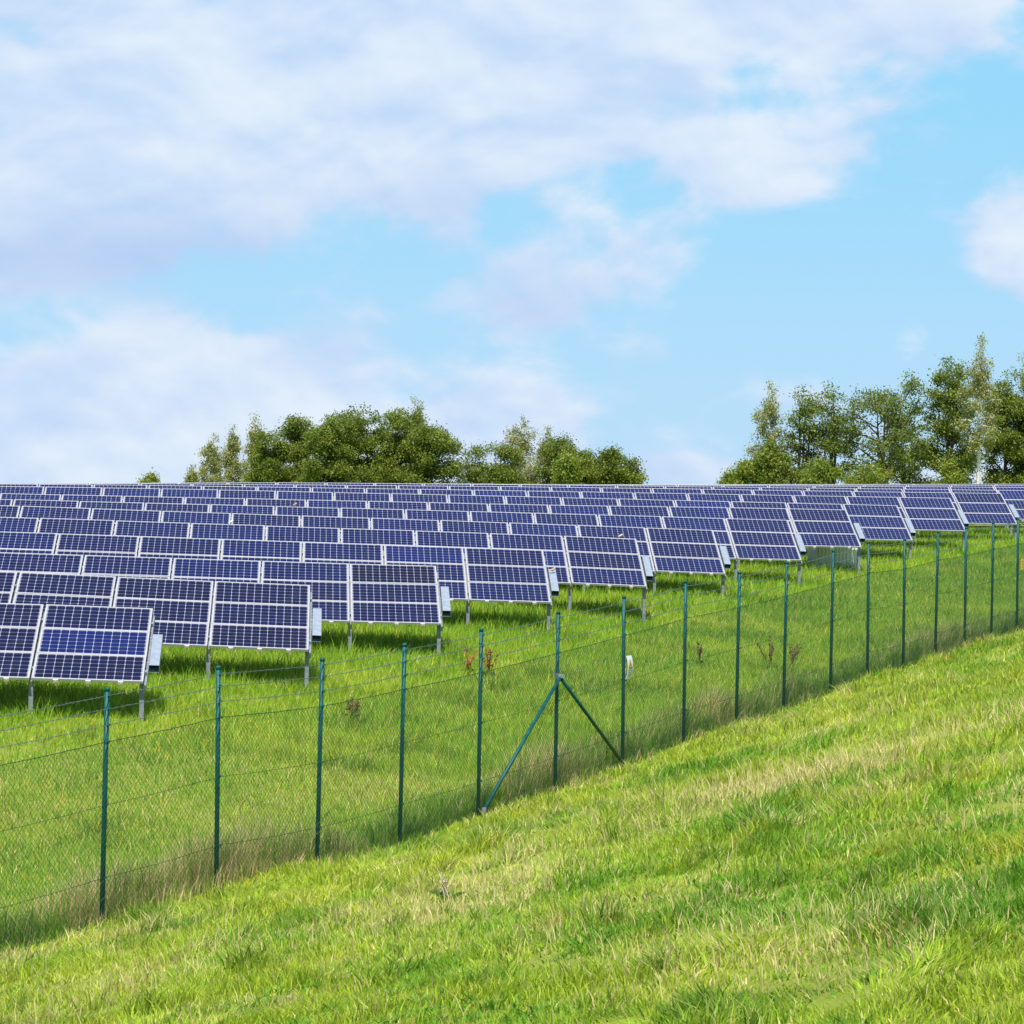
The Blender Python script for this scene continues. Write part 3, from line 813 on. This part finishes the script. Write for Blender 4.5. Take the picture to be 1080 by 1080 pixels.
# ------------------------------------------------------------------ weeds one can tell apart
def weed(px, py, Y, ht, spread, nst, colr, label, name, cat, seedy=True, green=None, ground=True):
    X_, Y_ = spot(px, py); p = Vector((X_, Y_, g1(X_, Y_)))
    rr = random.Random(int(px * 7 + py))
    o = empty(name, p); tag(o, label, cat, 'single weeds standing in the grass' if cat == 'weed' else None)
    st = MB(); sd_v, sd_f, sd_c = [], [], []
    for i in range(nst):
        a = rr.uniform(0, 6.28); l = ht * rr.uniform(.55, 1.0); sp = spread * rr.uniform(.2, 1)
        tip = Vector((math.cos(a) * sp, math.sin(a) * sp, l)); mid = tip * .5 + Vector((-math.cos(a), -math.sin(a), 0)) * sp * .12
        st.tube([Vector((0, 0, -.03)), mid, tip], [.006, .005, .0025], 4)
        for j in range(46 if cat == 'weed' and name != 'thistle' else 5):
            t = rr.uniform(.42, 1.0) if name != 'thistle' else rr.uniform(.93, 1.0); c = (mid.lerp(tip, (t - .5) * 2) if t > .5 else Vector((0, 0, 0)).lerp(mid, t * 2))
            c = c + Vector((rr.gauss(0, .022), rr.gauss(0, .022), rr.gauss(0, .012)))
            e1 = Vector((rr.gauss(0, 1), rr.gauss(0, 1), rr.gauss(0, 1))).normalized() * rr.uniform(.008, .016)
            e2 = e1.orthogonal().normalized() * e1.length
            b = len(sd_v); sd_v += [c - e1, c + e2, c + e1, c - e2]; sd_f += [b, b + 1, b + 2, b + 3]
            v_ = rr.uniform(.6, 1.3); sd_c += [[q_ * v_ for q_ in colr]] * 4
    stm = st.mesh('stem', None); at = stm.color_attributes.new('pigment', 'FLOAT_COLOR', 'POINT')
    for d_ in at.data: d_.color = (*[q_ * .8 for q_ in colr], 1)
    stm.materials.append(M_dock); so = link(bpy.data.objects.new('stem', stm)); so.parent = o
    me = np_mesh('seed_head', np.array([tuple(v) for v in sd_v]), np.array(sd_f), np.full(len(sd_f) // 4, 4), M_dock, np.array(sd_c))
    so = link(bpy.data.objects.new('seed_head', me)); so.parent = o
    lv, lf, lc = [], [], []
    for i in range(14):                                            # leaves at the foot
        a = rr.uniform(0, 6.28); l = rr.uniform(.10, .2); d = Vector((math.cos(a), math.sin(a), 0)); n = Vector((-d.y, d.x, 0)) * l * .22
        b = len(lv); lv += [Vector((0, 0, .01)), d * l * .5 + n + Vector((0, 0, l * .5)), d * l + Vector((0, 0, l * .55)), d * l * .5 - n + Vector((0, 0, l * .5))]
        lf += [b, b + 1, b + 2, b + 3]; lc += [green or (.05, .11, .02)] * 4
    me = np_mesh('leaf', np.array([tuple(v) for v in lv]), np.array(lf), np.full(len(lf) // 4, 4), M_grass, np.array(lc))
    so = link(bpy.data.objects.new('leaf', me)); so.parent = o
RED = (.24, .065, .04); BRN = (.12, .045, .03)
weed(516, 716, 46.5, .62, .22, 6, RED, 'tall reddish dock plant behind the fence post left of the braced post', 'dock_plant', 'weed')
weed(494, 712, 46.0, .50, .16, 4, (.36, .09, .04), 'shorter reddish dock plant left of the tall red one', 'dock_plant', 'weed')
weed(372, 760, 41.0, .34, .20, 5, BRN, 'low brown dock plant below the third row, right of a fence post', 'dock_plant', 'weed')
weed(738, 702, 50.0, .50, .08, 3, BRN, 'slender dark brown dock plant right of the warning sign', 'dock_plant', 'weed')
weed(812, 708, 50.5, .66, .32, 4, BRN, 'brown spreading dock plant leaning left beside a fence post', 'dock_plant', 'weed')
weed(834, 706, 50.8, .48, .30, 5, (.16, .07, .05), 'brown bushy dock plant right behind a fence post', 'dock_plant', 'weed')
weed(472, 952, 25.0, .24, .09, 5, (.50, .41, .33), 'small thistle with pale fluffy heads in the pasture', 'thistle', 'weed', green=(.13, .24, .04))

# ------------------------------------------------------------------ trees beyond the array
def tree(px, ytop_, wpx, Y, style, label, base=508, dens=1.0, cbo=None, group='trees behind the solar rows'):
    rr = random.Random(int(px * 13 + ytop_ * 7)); rs = np.random.RandomState(int(px * 13 + ytop_ * 7) % 100000)
    top = W(px, ytop_, Y); zg = g1(top.x, Y); Ht = top.z - zg
    rad = wpx / F * Y / 2 * (1.0 if style == 'birch' else 1.14)
    birch = style == 'birch'; bush = style == 'bush'; open_ = style == 'open'
    o = empty({'birch': 'birch_tree', 'bush': 'shrub'}.get(style, 'broadleaf_tree'), (top.x, Y, zg), rr.uniform(0, 6))
    tag(o, label, 'shrub' if bush else 'tree', group)
    cb = {'birch': .30, 'bush': .08, 'open': .42, 'oak': .12}[style] if cbo is None else cbo
    c0 = Ht * cb
    tr = MB()
    r0 = (.10 if birch else .14) * (Ht / 9) + .02
    stems = 1 if birch else (2 if style == 'oak' else (4 if open_ else 3))
    trunks = []
    for k in range(stems):
        sway = rr.uniform(0, 6.28); am = .12 * rad if stems == 1 else rad * rr.uniform(.15, .6)
        tp = [Vector((math.cos(sway) * am * (t ** 1.3) + rr.gauss(0, .03 * rad), math.sin(sway) * am * (t ** 1.3) + rr.gauss(0, .03 * rad), Ht * .93 * t * (1 if k == 0 else rr.uniform(.75, .95)))) for t in (0, .2, .4, .6, .8, 1)]
        tp[0].z = -.3
        trunks.append(tp); tr.tube(tp, [r0 * (1 - .97 * t) + .006 for t in (0, .2, .4, .6, .8, 1)], 7)
    # crown: boughs leave the trunk, twigs leave the boughs, leaves gather along the twigs
    area = rad * 2 * (Ht - c0)
    nb = int({'birch': 17, 'bush': 12, 'open': 16, 'oak': 24}[style] * max(1, area / 9) ** .6)
    centers = []
    for b in range(nb):
        t = cb + (1 - cb) * (b + rr.random()) / nb
        tp = rr.choice(trunks); ft = min(.999, max(0, t * .92)) * 5; i0 = int(ft); st = tp[i0].lerp(tp[min(5, i0 + 1)], ft - i0)
        hh_ = (t - cb) / (1 - cb)
        if birch: env = rad * min(1, .35 + 1.1 * (1 - hh_)) * (1 if hh_ > .15 else .75)
        elif bush: env = rad * math.sqrt(max(.05, 1 - hh_ ** 2))
        else: env = rad * math.sqrt(max(.06, 1 - (abs(hh_ - .42) / .62) ** 2.3))
        a = b * 2.399 + rr.uniform(-.5, .5); l = env * rr.uniform(.62, 1.08)
        rise = (.25 if birch else .45) * l * rr.uniform(.4, 1.4)
        en = Vector((math.cos(a) * l, math.sin(a) * l, min(Ht * 1.0, st.z + rise)))
        mid = st.lerp(en, .55) + Vector((0, 0, .10 * l))
        tr.tube([st, mid, en], [r0 * .34 * (1 - .6 * hh_) + .010, r0 * .2 + .008, .007], 5)
        nt_ = rr.randint(5, 8)
        for q_ in range(nt_):
            f_ = rr.uniform(.25, 1.05); bp = st.lerp(mid, f_ * 2) if f_ < .5 else mid.lerp(en, (f_ - .5) * 2)
            dv = Vector((rr.gauss(0, 1), rr.gauss(0, 1), rr.gauss(.15, .7))).normalized() * rr.uniform(.25, .75) * (.42 * rad + .18)
            tw = bp + dv
            if tw.z > Ht: tw.z = Ht - rr.random() * .2
            if birch: tr.tube([bp, tw, tw + Vector((0, 0, -.35 * rr.random() - .2))], [.009, .006, .004], 3)
            else: tr.tube([bp, tw], [.011, .005], 3)
            centers.append((bp, tw, hh_))
    # leader
    for tp in trunks:
        for q_ in range(8 if birch else 0): centers.append((tp[5] + Vector((rr.gauss(0, .10), rr.gauss(0, .10), .06 * Ht - .28 * q_)), tp[5] + Vector((rr.gauss(0, .16) * (1 + .25 * q_), rr.gauss(0, .16) * (1 + .25 * q_), .045 * Ht - .26 * q_)), 1.0))
    if not birch:                                   # rounded top: short twigs fan out of the stem ends
        for tp in trunks:
            for q_ in range(9):
                dv = Vector((rr.gauss(0, .30 * rad), rr.gauss(0, .30 * rad), rr.uniform(-.10, .06) * Ht)); centers.append((tp[5] + dv * .3, tp[5] + dv, 1.0))
    to = tr.build('trunk', M_birch if birch else M_bark, o, True)
    per = {'birch': 66, 'bush': 92, 'open': 48, 'oak': 125}[style] * dens
    P, Cc = [], []
    PIG = {'birch': ((.42, .43, .14), (.28, .32, .09)), 'bush': ((.31, .37, .05), (.16, .24, .03)),
           'open': ((.23, .30, .05), (.13, .19, .03)), 'oak': ((.25, .315, .042), (.12, .18, .025))}[style]
    for (bp, tw, hh_) in centers:
        m_ = max(8, int(per * rr.uniform(.5, 1.5)))
        t_ = rs.rand(m_, 1) ** .7; pts = np.array(bp) * (1 - t_) + np.array(tw) * t_
        sg = .20 if not birch else .13
        pts = pts + rs.normal(0, sg, (m_, 3)) * np.array([1, 1, .8])
        if birch: pts[:, 2] -= rs.rand(m_) * .45
        P.append(pts)
        v_ = rs.rand(); pg = np.array(PIG[0]) * v_ + np.array(PIG[1]) * (1 - v_)
        cc = pg[None] * rs.uniform(.7, 1.35, (m_, 1))
        yl = rs.rand(m_) < (.09 if birch else .04); cc[yl] = np.array([.24, .20, .035])
        Cc.append(cc)
    P = np.concatenate(P); Cc = np.concatenate(Cc); kz = P[:, 2] > .05; P, Cc = P[kz], Cc[kz]; n_ = len(P)
    sz = rs.uniform(.035, .082, (n_, 1)) * (.9 if birch else 1.1)
    e1 = rs.normal(0, 1, (n_, 3)); e1 /= np.linalg.norm(e1, axis=1, keepdims=True)
    nv = rs.normal(0, 1, (n_, 3)) + np.array([0, 0, .7]); e2 = np.cross(e1, nv); e2 /= np.linalg.norm(e2, axis=1, keepdims=True) + 1e-9
    V = np.stack([P - e1 * sz, P + e2 * sz * .55, P + e1 * sz, P - e2 * sz * .55], 1).reshape(-1, 3)
    me = np_mesh('crown', V, np.arange(n_ * 4), np.full(n_, 4), M_leaf, np.repeat(Cc, 4, 0))
    co = link(bpy.data.objects.new('crown', me)); co.parent = o
    return n_
LY, RY = 175.0, 160.0
nl = 0
for a in (
    (203, 489, 15, LY + 3, 'birch', 'tiny thin birch standing alone at the left end of the left wood'),
    (225, 456, 34, LY, 'birch', 'pale leafy birch, leftmost full-grown tree of the left wood'),
    (245, 446, 28, LY + 3, 'birch', 'pale birch with a light trunk, second full-grown tree from the left end'),
    (270, 434, 28, LY + 2, 'birch', 'slim pointed birch rising left of the dense dark trees'),
    (290, 455, 46, LY - 2, 'oak', 'low dark green tree right of the slim pointed birch'),
    (315, 436, 40, LY, 'oak', 'narrow tree with pointed top at the left end of the dense wood'),
    (345, 440, 56, LY - 3, 'oak', 'dense rounded tree between the pointed one and the broad middle tree'),
    (375, 429, 70, LY - 1, 'oak', 'broad dense dark tree in the middle of the left wood'),
    (418, 427, 70, LY, 'oak', 'broad dense tree just left of the tallest birch top'),
    (442, 416, 34, LY + 4, 'birch', 'tall birch whose pale top pokes above the dense left wood'),
    (458, 446, 62, LY - 2, 'oak', 'dense tree ending the left wood at the bright cloud'),
    (505, 470, 42, LY, 'open', 'small airy tree in the dip between two woods'),
    (535, 468, 40, LY - 2, 'oak', 'low dark tree in front of the yellowish birch'),
    (549, 437, 54, LY + 3, 'birch', 'broad yellowish birch, tallest of the middle group'),
    (577, 447, 32, LY + 2, 'birch', 'smaller birch leaning out right of the yellowish one'),
    (596, 461, 54, LY, 'oak', 'dark green tree in the middle of the middle group'),
    (600, 479, 36, LY - 5, 'bush', 'yellow-green shrub low in front of the middle group'),
    (626, 475, 44, LY, 'oak', 'low rounded tree second from the right of the middle group'),
    (653, 474, 46, LY - 1, 'oak', 'rounded low tree at the right end of the middle group'),
    (672, 500, 20, LY - 1, 'bush', 'tiny shrub trailing off right of the middle group'),
    (157, 502, 20, LY + 10, 'bush', 'tiny shrub tip showing far left over the crest'),
    (768, 497, 26, RY, 'bush', 'thin straggly shrub leading the right wood on its left'),
    (790, 484, 36, RY - 2, 'bush', 'yellow-green shrub at the left foot of the right wood'),
    (811, 399, 48, RY, 'birch', 'birch with drooping twigs, leftmost tall tree of the right wood'),
    (820, 468, 46, RY - 2, 'oak', 'dark dense low tree below the drooping birch'),
    (845, 407, 44, RY + 1, 'open', 'airy tree with sky showing through right of the drooping birch'),
    (880, 402, 58, RY, 'open', 'airy tree left of the large rounded open crown'),
    (930, 392, 88, RY, 'open', 'large rounded open crown in the middle of the right wood'),
    (958, 425, 50, RY + 4, 'open', 'thin half bare tree right of the large rounded crown'),
    (858, 487, 46, RY - 3, 'bush', 'low green shrub below the airy trees, left one of the pair'),
    (912, 486, 54, RY - 3, 'bush', 'low green shrub below the large rounded open crown'),
    (1000, 373, 62, RY, 'oak', 'tall dense leafy tree left of the white trunked birch', 508, .6),
    (1006, 484, 36, RY - 3, 'bush', 'bright green shrub at the foot of the white trunked birch'),
    (1034, 350, 50, RY - 4, 'birch', 'tallest birch with long bare white trunk', 508, 1.0, .52),
    (1068, 386, 66, RY + 2, 'oak', 'dense dark tree right of the white trunked birch'),
    (1086, 364, 40, RY + 5, 'birch', 'birch cut by the right picture edge behind the dark tree'),
    (1105, 392, 60, RY + 1, 'oak', 'dense dark tree at the right picture edge'),
): nl += tree(*a)
print('leaves', nl)

# ------------------------------------------------------------------ sky, clouds, sun
SUN_EL, SUN_AZ = R(62), R(187)          # clockwise from +Y: behind the viewpoint, a little to the left
w = bpy.data.worlds.new('World'); sc.world = w; w.use_nodes = True
nt = w.node_tree; bg = nt.nodes['Background']
sky = nt.nodes.new('ShaderNodeTexSky'); sky.sky_type = 'NISHITA'; sky.sun_disc = False
sky.sun_elevation = SUN_EL; sky.sun_rotation = SUN_AZ; sky.altitude = 300
sky.air_density = 1.0; sky.dust_density = .6; sky.ozone_density = 2.0
tc = nt.nodes.new('ShaderNodeTexCoord'); sp = nt.nodes.new('ShaderNodeSeparateXYZ')
nt.links.new(tc.outputs['Generated'], sp.inputs[0])
dx, dy, dz = [N(nt, sp.outputs[i]) for i in range(3)]
az = dx._m('ARCTAN2', dy) * 57.2958                       # degrees, compass-like bearing from +Y
el = dz._m('ARCSINE') * 57.2958
cb_ = nt.nodes.new('ShaderNodeCombineXYZ')
nt.links.new(az.k, cb_.inputs[0]); nt.links.new((el * 1.6).k, cb_.inputs[1])
p = cb_.outputs[0]
n1 = nz(nt, p, .20, 5, .48, .25); n2 = nz(nt, p, .62, 7, .56, .35)
D_ = 57.2958 / F
def blob(px, py, rx, ry, a):
    bx, by = (px - 540) * D_, (540 - py) * D_
    ex = (az - bx) / (rx * D_); ey = (el - by) / (ry * D_)
    return ((ex * ex + ey * ey) * -1.0).exp() * a
blobs = [(150, 120, 380, 130, .62), (500, 90, 240, 85, .55), (60, 250, 260, 80, .42), (790, 190, 110, 50, .40), (700, 140, 100, 45, .14), (250, 400, 200, 50, .48), (40, 460, 160, 60, .42), (540, 440, 75, 40, .50),
         (665, 275, 80, 50, .34), (540, 330, 85, 45, .26), (790, 340, 55, 40, .22), (1085, 250, 65, 65, .55), (950, 355, 40, 25, .26), (870, 30, 180, 60, .36), (725, 492, 75, 18, .40), (400, 470, 160, 35, .30), (600, 0, 260, 60, .3)]
bs = None
for b in blobs:
    q_ = blob(*b); bs = q_ if bs is None else bs + q_
vis_band = (az.abs() * -1.0).step(-16, -11)               # the charted part of the sky; elsewhere broken fair-weather cloud
bias = bs * vis_band + (vis_band * -1.0 + 1.0) * .02
lowsky = el.step(11, 22, 1.0, 0.0)
bias = bias * lowsky - (lowsky * -1.0 + 1.0) * .12
dens = (n1 - .5) * 1.25 + (n2 - .5) * .66 + bias
dens = dens + el.step(.2, 3.2, .26, 0.0) * vis_band
mask = dens.step(.08, .37)
thick = dens.step(.35, .95)
skyc = N(nt, sky.outputs[0])
mpu = nt.nodes.new('ShaderNodeMapping'); mpu.inputs['Location'].default_value = (.10, .42, 0); nt.links.new(p, mpu.inputs['Vector'])
n1u = nz(nt, mpu.outputs[0], .20, 5, .48, .25); n2u = nz(nt, mpu.outputs[0], .62, 7, .56, .35)
relief = (n1 - n1u) * 2.0 + (n2 - n2u) * .35            # billow tops face the sun, undersides turn grey
edge = (relief + nz(nt, p, .30, 4, .45, .3) - .5).step(-.30, .30)
cloudc = mixc(nt, edge, (4.2, 5.35, 7.2), (6.1, 6.7, 7.45))
low = mixc(nt, el.step(1.5, 6.5), cloudc, cloudc)
grey = blob(120, 285, 300, 55, 1.0) + blob(560, 325, 90, 35, .6) + blob(480, 215, 120, 40, .5)
cloudc = mixc(nt, (grey * .75), low, (3.3, 4.45, 6.75))
hz = el.step(0, 9)
blue = mixc(nt, hz, (3.5, 5.5, 7.4), (2.35, 5.3, 7.4))
blue = mixc(nt, el.step(10, 24, .92, .0), skyc, blue)
final = mixc(nt, mask * .92, blue, cloudc)
nt.links.new(final.k, bg.inputs['Color']); bg.inputs['Strength'].default_value = .10

sl = bpy.data.lights.new('sun', 'SUN'); sl.energy = 5.0; sl.angle = R(.5); sl.color = (1, .955, .88)
so = link(bpy.data.objects.new('sun', sl))
sdir = Vector((math.sin(SUN_AZ) * math.cos(SUN_EL), math.cos(SUN_AZ) * math.cos(SUN_EL), math.sin(SUN_EL)))
so.rotation_euler = sdir.to_track_quat('Z', 'Y').to_euler(); so.location = (0, -20, 40)

# ------------------------------------------------------------------ camera
cam = bpy.data.cameras.new('camera'); cam.sensor_width = 36; cam.lens = 36 * F / 1080
cam.clip_start = .1; cam.clip_end = 8000
co = link(bpy.data.objects.new('camera', cam)); sc.camera = co
co.matrix_world = Matrix.Translation((0, 0, CZ)) @ Matrix.Rotation(R(90), 4, 'X') @ Matrix.Rotation(TH, 4, 'Z')
sc.view_settings.view_transform = 'Standard'; sc.view_settings.look = 'None'
sc.view_settings.exposure = 0.4; sc.view_settings.gamma = 1.0
